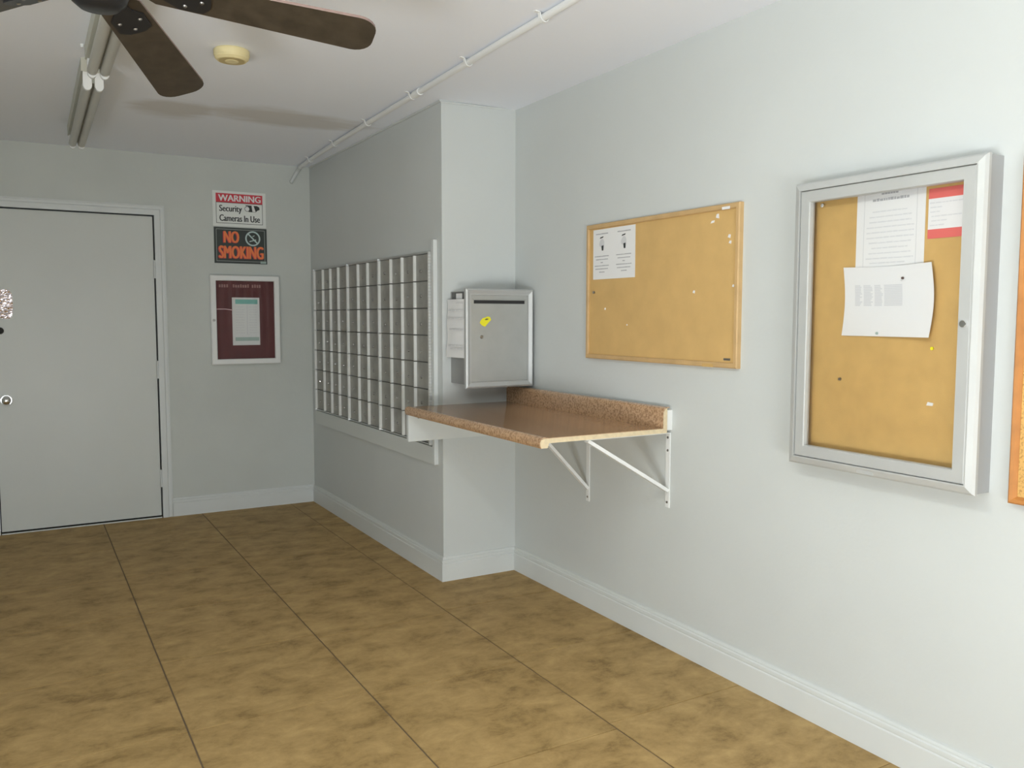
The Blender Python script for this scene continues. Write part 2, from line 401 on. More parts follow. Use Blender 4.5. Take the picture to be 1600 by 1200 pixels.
# ------------------------------------------------------------------ door
D = empty('door_1', ((DX0+DX1)/2, YB, 0)); D['kind'] = 'structure'; D['label'] = 'grey painted flush door in the back wall'
MB().box(DX0+0.006, DX1-0.008, YB+0.006, YB+0.048, 0.014, DZ-0.008, 0.002).done('door_slab', m_door, D)
MB().box(DX0, DX1, YB+0.05, YB+0.10, -0.002, DZ).done('dark_gap', m_gap, D)
# casing: stepped steel profile; sections (offset outwards from opening, n height)
CP = [(0, 0), (0, 0.016), (0.034, 0.016), (0.040, 0.010), (0.055, 0.010), (0.058, 0.014), (0.064, 0.014), (0.064, 0)]
def seg(a, b, oa, ob):
    return MB().sweep([Vector((a[0]+oa[0]*o, YB-n, a[1]+oa[1]*o)) for o, n in CP], [Vector((b[0]+ob[0]*o, YB-n, b[1]+ob[1]*o)) for o, n in CP])
seg((DX1, 0), (DX1, DZ), (1, 0), (1, 1)).done('door_casing', m_trim, D)
seg((DX1, DZ), (DX0, DZ), (1, 1), (-1, 1)).done('door_casing', m_trim, D)
seg((DX0, DZ), (DX0, 0), (-1, 1), (-1, 0)).done('door_casing', m_trim, D)
for z in (0.21, 1.62): MB().cyl((DX1-0.005, YB-0.004, z), (DX1-0.005, YB-0.004, z+0.12), 0.007, n=10).done('hinge', m_trim, D, True)
MB().cyl((DX1-0.005, YB-0.004, 0.95), (DX1-0.005, YB-0.004, 1.07), 0.007, n=10).done('hinge', m_trim, D, True)
MB().box(DX0+0.006, DX1-0.006, YB-0.012, YB+0.005, 0.0, 0.006).done('threshold', m_trim, D)
kb = MB().cyl((-0.088, YB+0.008, 0.845), (-0.088, YB-0.006, 0.845), 0.032, 0.030, 24)
kb = kb.done('knob_rose', m_chrome, D, True)
k2 = MB(); 
sph = bmesh.ops.create_uvsphere(k2.bm, u_segments=20, v_segments=12, radius=0.027)
for v in sph['verts']: v.co = Vector((v.co.x-0.088, v.co.y*0.8+YB-0.048, v.co.z+0.845))
k2.cyl((-0.088, YB-0.004, 0.845), (-0.088, YB-0.035, 0.845), 0.012, n=14).done('door_knob', m_chrome, D, True)
MB().cyl((-0.105, YB+0.008, 1.277), (-0.105, YB-0.012, 1.277), 0.022, 0.018, 20).done('deadbolt', m_gap, D, True)
sh = Sheet((-0.115, YB+0.006, 1.350), (1, 0, 0), (0, 0, 1))  # shiny plate added to stand in for the bright glint on the door
pts = []
for i in range(24):
    a = 2*PI*i/24; pts.append((0.0425+0.0425*math.copysign(abs(math.cos(a))**0.6, math.cos(a)), 0.091+0.091*math.copysign(abs(math.sin(a))**0.6, math.sin(a))))
o = sh.poly(MB(), pts, 0, 0.003).done('glint_plate', m_foil, D); o['label'] = 'small shiny silver plate standing in for a glint on the door'

# ------------------------------------------------------------------ mailboxes
ROW0, ROWH = 0.703, 0.1415
units = [('silver mailbox bank of four columns nearest the back wall', [6.012, 5.814, 5.651, 5.486, 5.318]),
         ('silver mailbox bank of three columns, middle of the row', [5.300, 5.106, 4.937, 4.765]),
         ('silver mailbox bank of four columns nearest the corner and shelf', [4.747, 4.564, 4.400, 4.228, 4.062])]
def copyobj(o, parent, loc):
    c = o.copy(); COL.objects.link(c); c.parent = parent; c.location = loc; return c
for lab, ys in units:
    ya, yb_ = ys[0], ys[-1]
    R_ = empty('mailbox_bank', (XM, (ya+yb_)/2, ROW0), lab, 'mailbox', 'mailbox banks set in the wall'); O = world_of(R_)
    MB().box(XM+0.0, XM-0.004, yb_, ya, ROW0, ROW0+7*ROWH).done('housing', m_housing, R_)
    fr = MB()
    fr.box(XM-0.002, XM-0.016, yb_-0.006, ya+0.006, ROW0+7*ROWH, ROW0+7*ROWH+0.008)
    fr.box(XM-0.002, XM-0.014, yb_-0.006, ya+0.006, ROW0-0.008, ROW0)
    fr.box(XM-0.002, XM-0.024, ya-0.001, ya+0.009, ROW0-0.008, ROW0+7*ROWH+0.008)
    fr.box(XM-0.002, XM-0.014, yb_-0.008, yb_, ROW0-0.008, ROW0+7*ROWH+0.008)
    fr.done('face_frame', m_metal, R_)
    for c in range(len(ys)-1):
        y0, y1 = ys[c], ys[c+1]   # y0 far side, y1 near side
        for r in range(7):
            z0 = ROW0+r*ROWH
            d = MB().box(XM-0.004, XM-0.010, y1+0.002, y0-0.002, z0+0.003, z0+ROWH-0.003, 0.0)
            d = d.done('mailbox_door', m_metaldoor, R_)
            rw = 0.009
            ridge = MB().box(XM-0.008, XM-0.0255, y0-0.003-rw, y0-0.003, z0+0.003, z0+ROWH-0.003)
            ridge.done('hinge_ridge', m_ridge, d)
            ly = y0-0.03-(y0-y1)*0.26; lz = z0+ROWH*(0.42+random.uniform(-.05, .05))
            MB().cyl((XM-0.009, ly, lz), (XM-0.016, ly, lz), 0.0085, 0.007, 12).done('lock', m_chrome if random.random() < 0.15 else m_lock, d)
# serrated edge strip and painted trim around the banks
es = empty('edge_strip', (XM, 4.046, 0.70), 'narrow notched metal strip beside the nearest mailbox column', 'strip')
MB().box(XM, XM-0.018, 4.036, 4.052, 0.695, ROW0+7*ROWH+0.008).done('strip_body', m_ridge, es)
mbt = MB()
for i in range(62):
    z = 0.70+i*0.016; mbt.box(XM-0.004, XM-0.0215, 4.030 if i % 2 else 4.033, 4.037, z, z+0.008)
o = mbt.done('notches', m_white, es); o['kind'] = 'stuff'
struct(MB().box(XM, XM-0.022, 3.972, 4.000, 0.600, 1.757, 0.002).done('trim_3', m_trim))
struct(MB().box(XM, XM-0.016, 4.000, 6.03, 0.598, 0.690, 0.001).done('trim_4', mat('ledge_paint', (0.645, 0.67, 0.645), 0.5)))

# ------------------------------------------------------------------ drop box on the corner wall
bx = empty('drop_box', (2.07, YP, 1.015), 'silver wall-mounted drop box with a slot above the shelf', 'letter box')
MB().box(1.902, 2.245, 3.722, YP, 1.030, 1.492, 0.003).done('box_body', mat('box_side_metal', (0.34, 0.34, 0.33), 0.45, metal=0.5, noise=0.08, nscale=8), bx)
s_ = Sheet((1.882, 3.712, 1.015), (1, 0, 0), (0, 0, 1))
mitred(s_, 0.383, 0.488, [(0, -0.012), (0, 0.006), (0.008, 0.012), (0.024, 0.004), (0.030, 0.004), (0.030, -0.012)], 'front_frame', m_boxframe, bx)
dpan = s_.rect(MB(), 0.031, 0.352, 0.031, 0.457, -0.010, 0.002).done('front_panel', m_metalbox, bx)
s_.rect(MB(), 0.046, 0.334, 0.416, 0.432, 0.002, 0.0035).done('slot', m_gap, dpan)
s_.rect(MB(), 0.040, 0.342, 0.434, 0.437, 0.002, 0.009).done('slot_hood', m_metalbox, dpan)
MB().cyl(s_.P(0.089, 0.252, 0.001), s_.P(0.089, 0.252, 0.007), 0.009, 0.008, 16).done('lock', m_lock, dpan, True)
st = empty('yellow_sticker', s_.P(0.11, 0.30, 0.003), 'small torn yellow sticker on the silver drop box front', 'sticker')
s_.poly(MB(), [(0.078, 0.322), (0.090, 0.309), (0.108, 0.302), (0.118, 0.313), (0.130, 0.325), (0.142, 0.336), (0.136, 0.350), (0.122, 0.353), (0.108, 0.347), (0.096, 0.345), (0.085, 0.334)], 0.0022, 0.0032).done('sticker_sheet', m_yellow, st)
s_.poly(MB(), [(0.105, 0.338), (0.117, 0.344), (0.128, 0.340), (0.122, 0.336), (0.112, 0.334)], 0.0032, 0.0036).done('dark_mark', m_print_blue, st)
# notice hanging on the left side of the box
nt_ = empty('side_notice', (1.888, 3.81, 1.16), 'crinkled white paper notice taped on the left side of the silver drop box', 'notice')
mb = MB(); nu, nv = 8, 10; g = []
for j in range(nv+1):
    row = []
    for i in range(nu+1):
        t_ = i/nu; zz = 1.163+0.29*j/nv
        yy = 3.728+0.176*t_; xx = 1.898-0.004-0.020*math.sin(t_*PI*0.5)*(1-0.35*(j/nv))-0.003*math.sin(j*1.3+i*0.8)
        row.append((xx, yy, zz))
    g.append(row)
for th in (0,):
    va = [[mb.bm.verts.new(q) for q in row] for row in g]; vb = [[mb.bm.verts.new((q[0]-0.0008, q[1], q[2])) for q in row] for row in g]
    for V_ in (va, vb):
        for j in range(nv):
            for i in range(nu): mb.bm.faces.new([V_[j][i], V_[j][i+1], V_[j+1][i+1], V_[j+1][i]])
    rim = [(0, i) for i in range(nu+1)]+[(j, nu) for j in range(1, nv+1)]+[(nv, i) for i in range(nu-1, -1, -1)]+[(j, 0) for j in range(nv-1, 0, -1)]
    for k in range(len(rim)):
        a, b = rim[k], rim[(k+1) % len(rim)]; mb.bm.faces.new([va[a[0]][a[1]], va[b[0]][b[1]], vb[b[0]][b[1]], vb[a[0]][a[1]]])
mb.done('paper_sheet', m_paper, nt_, True)
mb = MB()
for z, y0, y1 in ((1.43, 3.74, 3.80), (1.395, 3.735, 3.87), (1.355, 3.735, 3.88), (1.30, 3.74, 3.86), (1.22, 3.74, 3.87), (1.205, 3.74, 3.85)):
    for k in range(4):
        ya = y0+(y1-y0)*k/4; yc = y0+(y1-y0)*(k+0.85)/4; f = lambda y: 1.888-0.023*math.sin(min(1, (y-3.728)/0.176)*PI*0.5)
        mb.prism([(f(ya)-0.002, ya, z), (f(yc)-0.002, yc, z), (f(yc)-0.002, yc, z+0.006), (f(ya)-0.002, ya, z+0.006)], None, (-0.0006, 0, 0))
mb.done('printed_text', m_inkfaint, nt_)
pk = MB().box(1.9015, 1.900, 3.735, 3.895, 1.448, 1.488).done('side_label', mat('label_dark', (0.10, 0.10, 0.095), 0.5, noise=0.3, nscale=60), bx)
MB().box(1.9000, 1.8985, 3.78, 3.845, 1.452, 1.482, 0.0003).done('label_patch', m_paper, pk)

# ------------------------------------------------------------------ shelf with backsplash
sf = empty('wall_shelf', (1.96, 3.275, 0.585), 'speckled brown laminate countertop shelf with backsplash on white brackets', 'shelf')
XF = 1.645; Y0, Y1 = 2.642, YP-0.002; ZT = 0.918
lam_prof = [(2.232, ZT), (XF+0.034, ZT), (XF+0.026, ZT+0.003), (XF+0.014, ZT+0.002), (XF+0.005, ZT-0.004), (XF, ZT-0.014), (XF+0.001, ZT-0.028), (XF+0.006, ZT-0.038),
            (XF+0.009, ZT-0.038), (XF+0.004, ZT-0.028), (XF+0.003, ZT-0.014), (XF+0.008, ZT-0.006), (XF+0.016, ZT-0.001), (XF+0.034, ZT-0.002), (2.234, ZT-0.002), (2.234, ZT+0.068), (2.246, ZT+0.085), (2.262, ZT+0.087), (2.262, ZT+0.090), (2.244, ZT+0.0895), (2.231, ZT+0.070)]
lam_prof = [(2.228, ZT)]+lam_prof[1:14]+[(2.232, ZT-0.002), (2.232, ZT+0.066), (2.240, ZT+0.080), (2.250, ZT+0.082), (2.262, ZT+0.082), (2.262, ZT+0.085), (2.248, ZT+0.085), (2.236, ZT+0.082), (2.228, ZT+0.070)]
MB().prism([(x, Y0, z) for x, z in lam_prof], None, (0, Y1-Y0, 0)).done('laminate', m_lam, sf, True)
sub = [(XF+0.0095, ZT-0.038), (XF+0.0045, ZT-0.028), (XF+0.0035, ZT-0.014), (XF+0.009, ZT-0.006), (XF+0.018, ZT-0.0022), (2.2325, ZT-0.0022), (2.2325, ZT+0.062), (2.242, ZT+0.078), (2.2500, ZT+0.0815), (2.252, ZT+0.0815), (2.252, ZT-0.020), (XF+0.042, ZT-0.020), (XF+0.036, ZT-0.038)]
MB().prism([(x, Y0+0.0008, z) for x, z in sub], None, (0, Y1-Y0-0.0016, 0)).done('substrate', m_sub, sf)
MB().box(2.254, XR, 2.648, Y1, ZT-0.010, ZT+0.072).done('wall_cleat', m_white, sf)
o = MB().box(1.655, XR, YP-0.022, YP, 0.745, ZT-0.021, 0.001).done('support_board', m_trim, sf); o['label'] = 'white painted support board under the far end'
for x in (1.71, ):
    MB().cyl((x, YP-0.022, 0.862), (x, YP-0.027, 0.872), 0.006, n=10).done('screw', m_lock, sf)
def bracket(y, leg_bot, arm_x, d0, d1):
    b = empty('shelf_bracket', (XR, y, leg_bot)); b.parent = sf; b.location = Vector((XR, y, leg_bot))-world_of(sf)
    b['_w'] = (XR, y, leg_bot)
    w2 = 0.013; zt = ZT-0.021
    leg = MB().box(XR-0.004, XR, y-w2, y+w2, leg_bot, zt, 0.001).done('bracket_leg', m_white, b)
    MB().box(arm_x, XR-0.004, y-w2, y+w2, zt-0.004, zt, 0.001).done('bracket_arm', m_white, b)
    a, c = Vector((arm_x+0.012, y, zt-0.006)), Vector((XR-0.006, y, d0)); dd = (c-a).normalized(); nn = Vector((-dd.z, 0, dd.x))
    hw = 0.012
    MB().prism([a+Vector((0, -hw, 0))+nn*0.0068, a+Vector((0, hw, 0))+nn*0.0068, a+Vector((0, hw, 0))-nn*0.0068, a+Vector((0, -hw, 0))-nn*0.0068], None, c-a).done('bracket_brace', m_white, b)
    return b
# brackets are three-piece things of their own parts; keep depth: shelf > bracket > pieces
b1 = bracket(2.667, 0.585, 1.862, 0.656, 0)
b2 = bracket(3.232, 0.504, 1.950, 0.565, 0)
for y, zs in ((2.667, (0.875, 0.822, 0.607)), (3.232, (0.525, 0.86))):
    for z in zs: MB().cyl((XR-0.004, y, z), (XR-0.0065, y, z), 0.0055, 0.0045, 12).done('screw', m_lock, b1 if y < 3 else b2)

# ------------------------------------------------------------------ open cork board
cb = empty('cork_board', (XR, 2.757, 1.176), 'wide wood-framed cork board on the right wall above the shelf end', 'notice board')
s_ = Sheet((XR, 3.236, 1.177), (0, -1, 0), (0, 0, 1)); W_, H_ = 0.960, 0.604
s_.rect(MB(), 0.018, W_-0.018, 0.018, H_-0.018, 0.0, 0.012).done('cork_panel', m_cork1, cb)
mitred(s_, W_, H_, [(0, 0), (0, 0.018), (0.004, 0.021), (0.017, 0.021), (0.020, 0.018), (0.020, 0)], 'frame', m_oak, cb)
s_.rect(MB(), 0.872, 0.912, 0.583, 0.593, 0.021, 0.0225).done('tape_scrap', m_paper, cb)
s_.rect(MB(), W_-0.075, W_-0.040, 0.028, 0.036, 0.012, 0.0125).done('maker_plate', m_lock, cb)
s_.rect(MB(), 0.78, 0.84, 0.000, 0.012, 0.0205, 0.0212).done('frame_scuff', m_cork, cb)
mb = MB()
for u, v, r in ((0.908, 0.463, 0.006), (0.903, 0.485, 0.007), (0.718, 0.286, 0.006), (0.928, 0.303, 0.005), (0.30, 0.155, 0.003), (0.14, 0.225, 0.005)):
    s_.poly(mb, [(u-r, v-r*0.5), (u+r*0.7, v-r), (u+r, v+r*0.8), (u-r*0.2, v+r)], 0.0122, 0.0145)
o = mb.done('paper_scraps', m_paper, cb)
mb = MB(); s_.poly(mb, [(0.804, 0.540), (0.822, 0.542), (0.824, 0.550), (0.810, 0.549)], 0.0122, 0.014); s_.poly(mb, [(0.836, 0.558), (0.848, 0.555), (0.846, 0.572), (0.839, 0.570)], 0.0122, 0.0175)
mb.done('torn_paper_corner', m_paper, cb)
for u, v in ((0.058, 0.30), ):
    o = MB().cyl(s_.P(u, v, 0.012), s_.P(u, v, 0.020), 0.005, 0.006, 12).done('push_pin', m_lock, None, True); tag(o, 'small grey push pin low left on the open wood-framed cork board', 'pin')
# double sheet
pp = empty('recycling_notice', s_.P(0.19, 0.47, 0.012), 'white landscape sheet with two small pictures at top left of the cork board', 'notice')
q = Sheet((XR-0.0125, 3.189, 1.5345), (0, -1, 0), (0, 0, 1))
q.rect(MB(), 0, 0.304, 0, 0.222, 0, 0.0008).done('paper_sheet', m_paper, pp)
mb = MB()
for u0 in (0.012, 0.172):
    q.textline(mb, u0+0.008, u0+0.100, 0.199, 0.005, 0.0008, 0.0012, 0.0006, 0.01, 0.03)
    for k, (a, b) in enumerate(((0.0, 0.105), (0.01, 0.10), (0.045, 0.062), (0.0, 0.11), (0.006, 0.10), (0.035, 0.075))):
        q.textline(mb, u0+a, u0+b, 0.100-k*0.014, 0.0042, 0.0008, 0.0012, 0.001, 0.008, 0.03)
    c = u0+0.052; mp2 = MB(); md = MB()
    q.poly(mp2, [(c-0.014, 0.168), (c-0.019, 0.156), (c-0.014, 0.146), (c-0.004, 0.142), (c+0.001, 0.128), (c+0.014, 0.128), (c+0.018, 0.145), (c+0.019, 0.165), (c+0.010, 0.178), (c-0.004, 0.179)], 0.0008, 0.0011); mp2.done('printed_picture', m_inklt, pp)
    q.poly(md, [(c-0.001, 0.148), (c+0.014, 0.150), (c+0.013, 0.127), (c+0.002, 0.127)], 0.0012, 0.0016); q.poly(md, [(c-0.014, 0.180), (c+0.010, 0.184), (c+0.013, 0.190), (c-0.011, 0.186)], 0.0008, 0.0012)
    md.done('printed_picture_detail', m_black, pp)
mb.done('printed_text', m_ink, pp)

# ------------------------------------------------------------------ enclosed display case, right wall
ca = empty('display_case', (XR, 1.655, 0.882), 'large silver framed glazed notice case on the right wall', 'notice board')
y0_, y1_, z0_, z1_ = 1.974, 1.334, 0.885, 1.796; Wc, Hc = y0_-y1_, z1_-z0_
s_ = Sheet((XR, y0_, z0_), (0, -1, 0), (0, 0, 1))
s_.border(MB(), 0.003, Wc-0.003, 0.003, Hc-0.003, 0.028, 0, 0.066).done('case_body', m_caseside, ca)
s_.rect(MB(), 0.031, Wc-0.031, 0.031, Hc-0.031, 0, 0.012).done('back_panel', m_frame, ca)
mitred(s_, Wc, Hc, [(0, 0.060), (0, 0.070), (0.006, 0.078), (0.022, 0.083), (0.026, 0.083), (0.026, 0.060)], 'outer_frame', m_frame, ca)
di = Sheet(s_.P(0.028, 0.028, 0), (0, -1, 0), (0, 0, 1))
dr = mitred(di, Wc-0.056, Hc-0.056, [(0, 0.055), (0, 0.078), (0.003, 0.080), (0.034, 0.080), (0.036, 0.076), (0.036, 0.055)], 'case_door', m_frame, ca)
di.rect(MB(), 0.034, Wc-0.056-0.034, 0.034, Hc-0.056-0.034, 0.060, 0.063).done('glass_pane', m_glass, dr)
MB().cyl(di.P(Wc-0.056-0.017, 0.435, 0.079), di.P(Wc-0.056-0.017, 0.435, 0.088), 0.010, 0.009, 20).done('lock', m_chrome, dr, True)
s_.rect(MB(), 0.031, Wc-0.031, 0.031, Hc-0.031, 0.012, 0.030).done('cork_panel', m_cork, ca)
lb = s_.rect(MB(), 0.272, 0.330, 0.006, 0.018, 0.070, 0.0815).done('maker_plate', m_frame, ca)
XC = XR-0.030
o = MB().cyl((XC, 1.812, 1.170), (XC-0.006, 1.812, 1.170), 0.005, 0.004, 12).done('push_pin', m_lock, None, True); tag(o, 'dark push pin on bare cork in the lower half of the glazed case', 'pin')
o = MB().cyl((XC, 1.893, 1.722), (XC-0.012, 1.893, 1.722), 0.004, 0.006, 12).done('push_pin', m_chrome, None, True); tag(o, 'clear push pin at the top left corner inside the glazed case', 'pin')
o = MB().cyl((XC, 1.500, 1.277), (XC-0.005, 1.500, 1.277), 0.004, 0.005, 12).done('push_pin', m_yellow, None, True); tag(o, 'tiny yellow push pin right of the curled sheet in the glazed case', 'pin')
o = MB().prism([(XC, 1.512, 1.113), (XC, 1.493, 1.113), (XC, 1.491, 1.121), (XC, 1.508, 1.123)], None, (-0.002, 0, 0)).done('paper_scrap', m_paper, None); tag(o, 'tiny white paper scrap on the cork low in the glazed case', 'scrap')
# notice sheet
n1 = empty('letter_notice', (XC, 1.65, 1.50), 'long white printed letter pinned at the top of the glazed case', 'notice')
q = Sheet((XC-0.0005, 1.768, 1.475), (0, -1, 0), (0, 0, 1))
q.rect(MB(), 0, 0.230, 0, 0.2725, 0, 0.0008).done('paper_sheet', m_paper, n1)
mb = MB(); q.border(mb, 0.026, 0.204, 0.012, 0.290, 0.0014, 0.0008, 0.0011)
mb = MB(); q.rect(mb, 0.026, 0.0275, 0.01, 0.2725, 0.0008, 0.0011); q.rect(mb, 0.2025, 0.204, 0.01, 0.2725, 0.0008, 0.0011)
mb.done('printed_border', m_inklt, n1)
mb = MB(); q.textline(mb, 0.085, 0.145, 0.256, 0.009, 0.0008, 0.0012, 0.0015, 0.005, 0.010); q.textline(mb, 0.055, 0.178, 0.238, 0.008, 0.0008, 0.0012, 0.002, 0.005, 0.012)
mb.done('printed_heading', m_ink, n1)
mb = MB()
for k in range(10):
    a = random.choice((0.036, 0.045, 0.055)); q.textline(mb, a, 0.232-a, 0.205-k*0.0155, 0.0045, 0.0008, 0.0011, 0.002, 0.01, 0.03)
q.textline(mb, 0.05, 0.17, 0.052, 0.004, 0.0008, 0.0011, 0.002, 0.01, 0.03)
mb.done('printed_text', m_inkfaint, n1)
# red banded notice
n2 = empty('red_banded_notice', (XC, 1.48, 1.59), 'small white notice with red bands at top right of the glazed case', 'notice')
q = Sheet((XC-0.0005, 1.529, 1.588), (0, -1, 0), (0, 0, 1))
q.rect(MB(), 0, 0.125, 0, 0.140, 0, 0.0008).done('paper_sheet', m_paper, n2)
q.rect(MB(), 0, 0.125, 0.112, 0.140, 0.0008, 0.0012).done('red_band', m_redband, n2); q.rect(MB(), 0, 0.125, 0, 0.026, 0.0008, 0.0012).done('red_band', m_redband, n2)
mb = MB()
for k, (a, b) in enumerate(((0.004, 0.11), (0.006, 0.045), (0.006, 0.035), (0.01, 0.10), (0.01, 0.06), (0.006, 0.05))): q.textline(mb, a, b, 0.098-k*0.0125, 0.004, 0.0008, 0.0011, 0.002)
mb.done('printed_text', m_inkfaint, n2)
# curled sheet
n3 = empty('curled_sheet', (XC-0.006, 1.655, 1.307), 'white curled sheet with a pale table pinned below the letter in the glazed case', 'notice')
def curl(u, v):   # u,v in 0..1 -> world, right edge curls off the board
    w0 = 0.310; hh = 0.213
    lean = 0.010*(1-v)*(1-u)
    y = 1.810 - u*w0 + (0.014*math.sin(v*PI)*(1-u)*-1) + (0.0 - 0.012*math.sin(v*PI)*u) - lean*0
    z = 1.308 + v*hh - 0.004*math.sin(u*PI)*v
    n = 0.003 + 0.018*u**2 + 0.006*(1-u)**2*math.sin(v*PI)
    return Vector((XC-n, y, z))
mb = MB(); nu, nv = 12, 10
va = [[mb.bm.verts.new(curl(i/nu, j/nv)) for i in range(nu+1)] for j in range(nv+1)]
vb = [[mb.bm.verts.new(curl(i/nu, j/nv)+Vector((-0.0007, 0, 0))) for i in range(nu+1)] for j in range(nv+1)]
for V_ in (va, vb):
    for j in range(nv):
        for i in range(nu): mb.bm.faces.new([V_[j][i], V_[j][i+1], V_[j+1][i+1], V_[j+1][i]])
rim = [(0, i) for i in range(nu+1)]+[(j, nu) for j in range(1, nv+1)]+[(nv, i) for i in range(nu-1, -1, -1)]+[(j, 0) for j in range(nv-1, 0, -1)]
for k in range(len(rim)):
    a, b = rim[k], rim[(k+1) % len(rim)]; mb.bm.faces.new([va[a[0]][a[1]], va[b[0]][b[1]], vb[b[0]][b[1]], vb[a[0]][a[1]]])
mb.done('paper_sheet', m_paper, n3, True)
mb = MB(); off = Vector((-0.0012, 0, 0))
for (ua, ub) in ((0.12, 0.205), (0.22, 0.33), (0.345, 0.44), (0.455, 0.66)):
    for k in range(13):
        v0 = 0.72-k*0.0235; uu = ub-random.uniform(0, 0.03) if ub < 0.6 else ub
        steps = 4
        for s2 in range(steps):
            a = ua+(uu-ua)*s2/steps; b = ua+(uu-ua)*(s2+1)/steps
            mb.bm.faces.new([mb.bm.verts.new(curl(*c)+off) for c in ((a, v0), (b, v0), (b, v0+0.019), (a, v0+0.019))])
mb.done('printed_table', m_inkfaint, n3)
o = MB().cyl(curl(0.42, 0.045)+Vector((-0.001, 0, 0)), curl(0.42, 0.045)+Vector((-0.005, 0, 0)), 0.004, n=10).done('push_pin', m_tealgr, None); tag(o, 'pale push pin at the bottom edge of the curled white sheet', 'pin')
o = MB().cyl(curl(0.655, 0.79)+Vector((-0.001, 0, 0)), curl(0.655, 0.79)+Vector((-0.010, -0.010, 0.006)), 0.003, 0.0045, n=10).done('push_pin', m_chrome, None); tag(o, 'shiny push pin above the table on the curled white sheet', 'pin')

# ------------------------------------------------------------------ far right cork board (cut by the frame)
cr = empty('cork_board', (XR, 0.85, 0.872), 'coarse cork board with reddish wood frame at the right edge of the view', 'notice board')
s_ = Sheet((XR, 1.272, 0.874), (0, -1, 0), (0, 0, 1)); W_, H_ = 0.90, 0.907
s_.rect(MB(), 0.016, W_-0.016, 0.016, H_-0.016, 0, 0.014).done('cork_panel', m_corkcoarse, cr)
mitred(s_, W_, H_, [(0, 0), (0, 0.024), (0.004, 0.027), (0.012, 0.025), (0.019, 0.016), (0.019, 0)], 'frame', m_redwood, cr)

# ------------------------------------------------------------------ signs on the back wall
sg = empty('warning_sign', (1.357, YB, 1.988), 'white sign with red WARNING band above the no smoking sign', 'sign')
q = Sheet((1.177, YB-0.0, 1.989), (1, 0, 0), (0, 0, 1)); W_, H_ = 0.360, 0.241
q.rect(MB(), 0, W_, 0, H_, 0, 0.003).done('sign_plate', mat('sign_white', (0.78, 0.80, 0.76), 0.5), sg)
q.rect(MB(), 0.022, 0.338, 0.163, 0.224, 0.003, 0.0035).done('red_band', m_red, sg)
q.border(MB(), 0.022, 0.338, 0.020, 0.163, 0.003, 0.003, 0.0035).done('printed_border', m_black, sg)
lettering('lettering', 'WARNING', q.P(0.040, 0.172, 0.0035), (1, 0, 0), (0, 0, 1), 0.043, 0.284, m_paper, sg, 0.0, rep=0.0022)
lettering('lettering', 'Security', q.P(0.045, 0.088, 0.003), (1, 0, 0), (0, 0, 1), 0.056, 0.150, m_black, sg, 0.0, rep=0.0016)
lettering('lettering', 'Cameras In Use', q.P(0.045, 0.035, 0.003), (1, 0, 0), (0, 0, 1), 0.044, 0.272, m_black, sg, 0.0, rep=0.0016)
mb = MB(); q.poly(mb, [(0.218, 0.152), (0.300, 0.150), (0.315, 0.142), (0.318, 0.125), (0.302, 0.118), (0.290, 0.106), (0.240, 0.106), (0.248, 0.128)], 0.003, 0.0035); mb.done('camera_picture', m_black, sg)
mb = MB(); q.disc(mb, 0.232, 0.126, 0.015, 0.020, 0.0036, 0.0042); q.poly(mb, [(0.262, 0.150), (0.276, 0.150), (0.290, 0.108), (0.268, 0.108)], 0.0036, 0.0042); mb.done('camera_picture', m_paper, sg)
mb = MB(); q.ring(mb, 0.232, 0.126, 0.015, 0.018, 0.0042, 0.0046, 18); mb.done('camera_picture', m_black, sg)

ns = empty('no_smoking_sign', (1.361, YB, 1.735), 'black NO SMOKING sign with orange letters below the warning sign', 'sign')
q = Sheet((1.181, YB, 1.735), (1, 0, 0), (0, 0, 1)); W_, H_ = 0.359, 0.247
q.rect(MB(), 0, W_, 0, H_, 0, 0.003).done('sign_plate', mat('sign_black', (0.035, 0.045, 0.04), 0.5), ns)
q.border(MB(), 0.014, W_-0.014, 0.014, H_-0.012, 0.003, 0.003, 0.0035).done('printed_border', mat('print_grey', (0.35, 0.38, 0.36), 0.6), ns)
for t_, u, v, hh, ww in (('NO', 0.068, 0.142, 0.080, 0.098), ('SMOKING', 0.034, 0.035, 0.086, 0.298)):
    lettering('letter_shadow', t_, q.P(u-0.003, v-0.003, 0.003), (1, 0, 0), (0, 0, 1), hh, ww, m_red, ns, 0.0, rep=0.006)
    lettering('lettering', t_, q.P(u, v, 0.0036), (1, 0, 0), (0, 0, 1), hh, ww, m_orange, ns, 0.0, rep=0.0038)
mb = MB(); q.ring(mb, 0.262, 0.176, 0.042, 0.052, 0.003, 0.0036); q.poly(mb, [(0.228, 0.204), (0.234, 0.211), (0.296, 0.148), (0.290, 0.141)], 0.003, 0.0036)
q.poly(mb, [(0.240, 0.152), (0.286, 0.166), (0.284, 0.172), (0.238, 0.158)], 0.003, 0.0034); q.poly(mb, [(0.262, 0.188), (0.276, 0.196), (0.274, 0.200), (0.260, 0.193)], 0.003, 0.0034)
mb.done('prohibition_symbol', mat('print_pale_blue', (0.50, 0.62, 0.60), 0.6), ns)
q.rect(MB(), 0.312, 0.352, 0.004, 0.020, 0.003, 0.0036).done('label_patch', m_tealgr, ns)

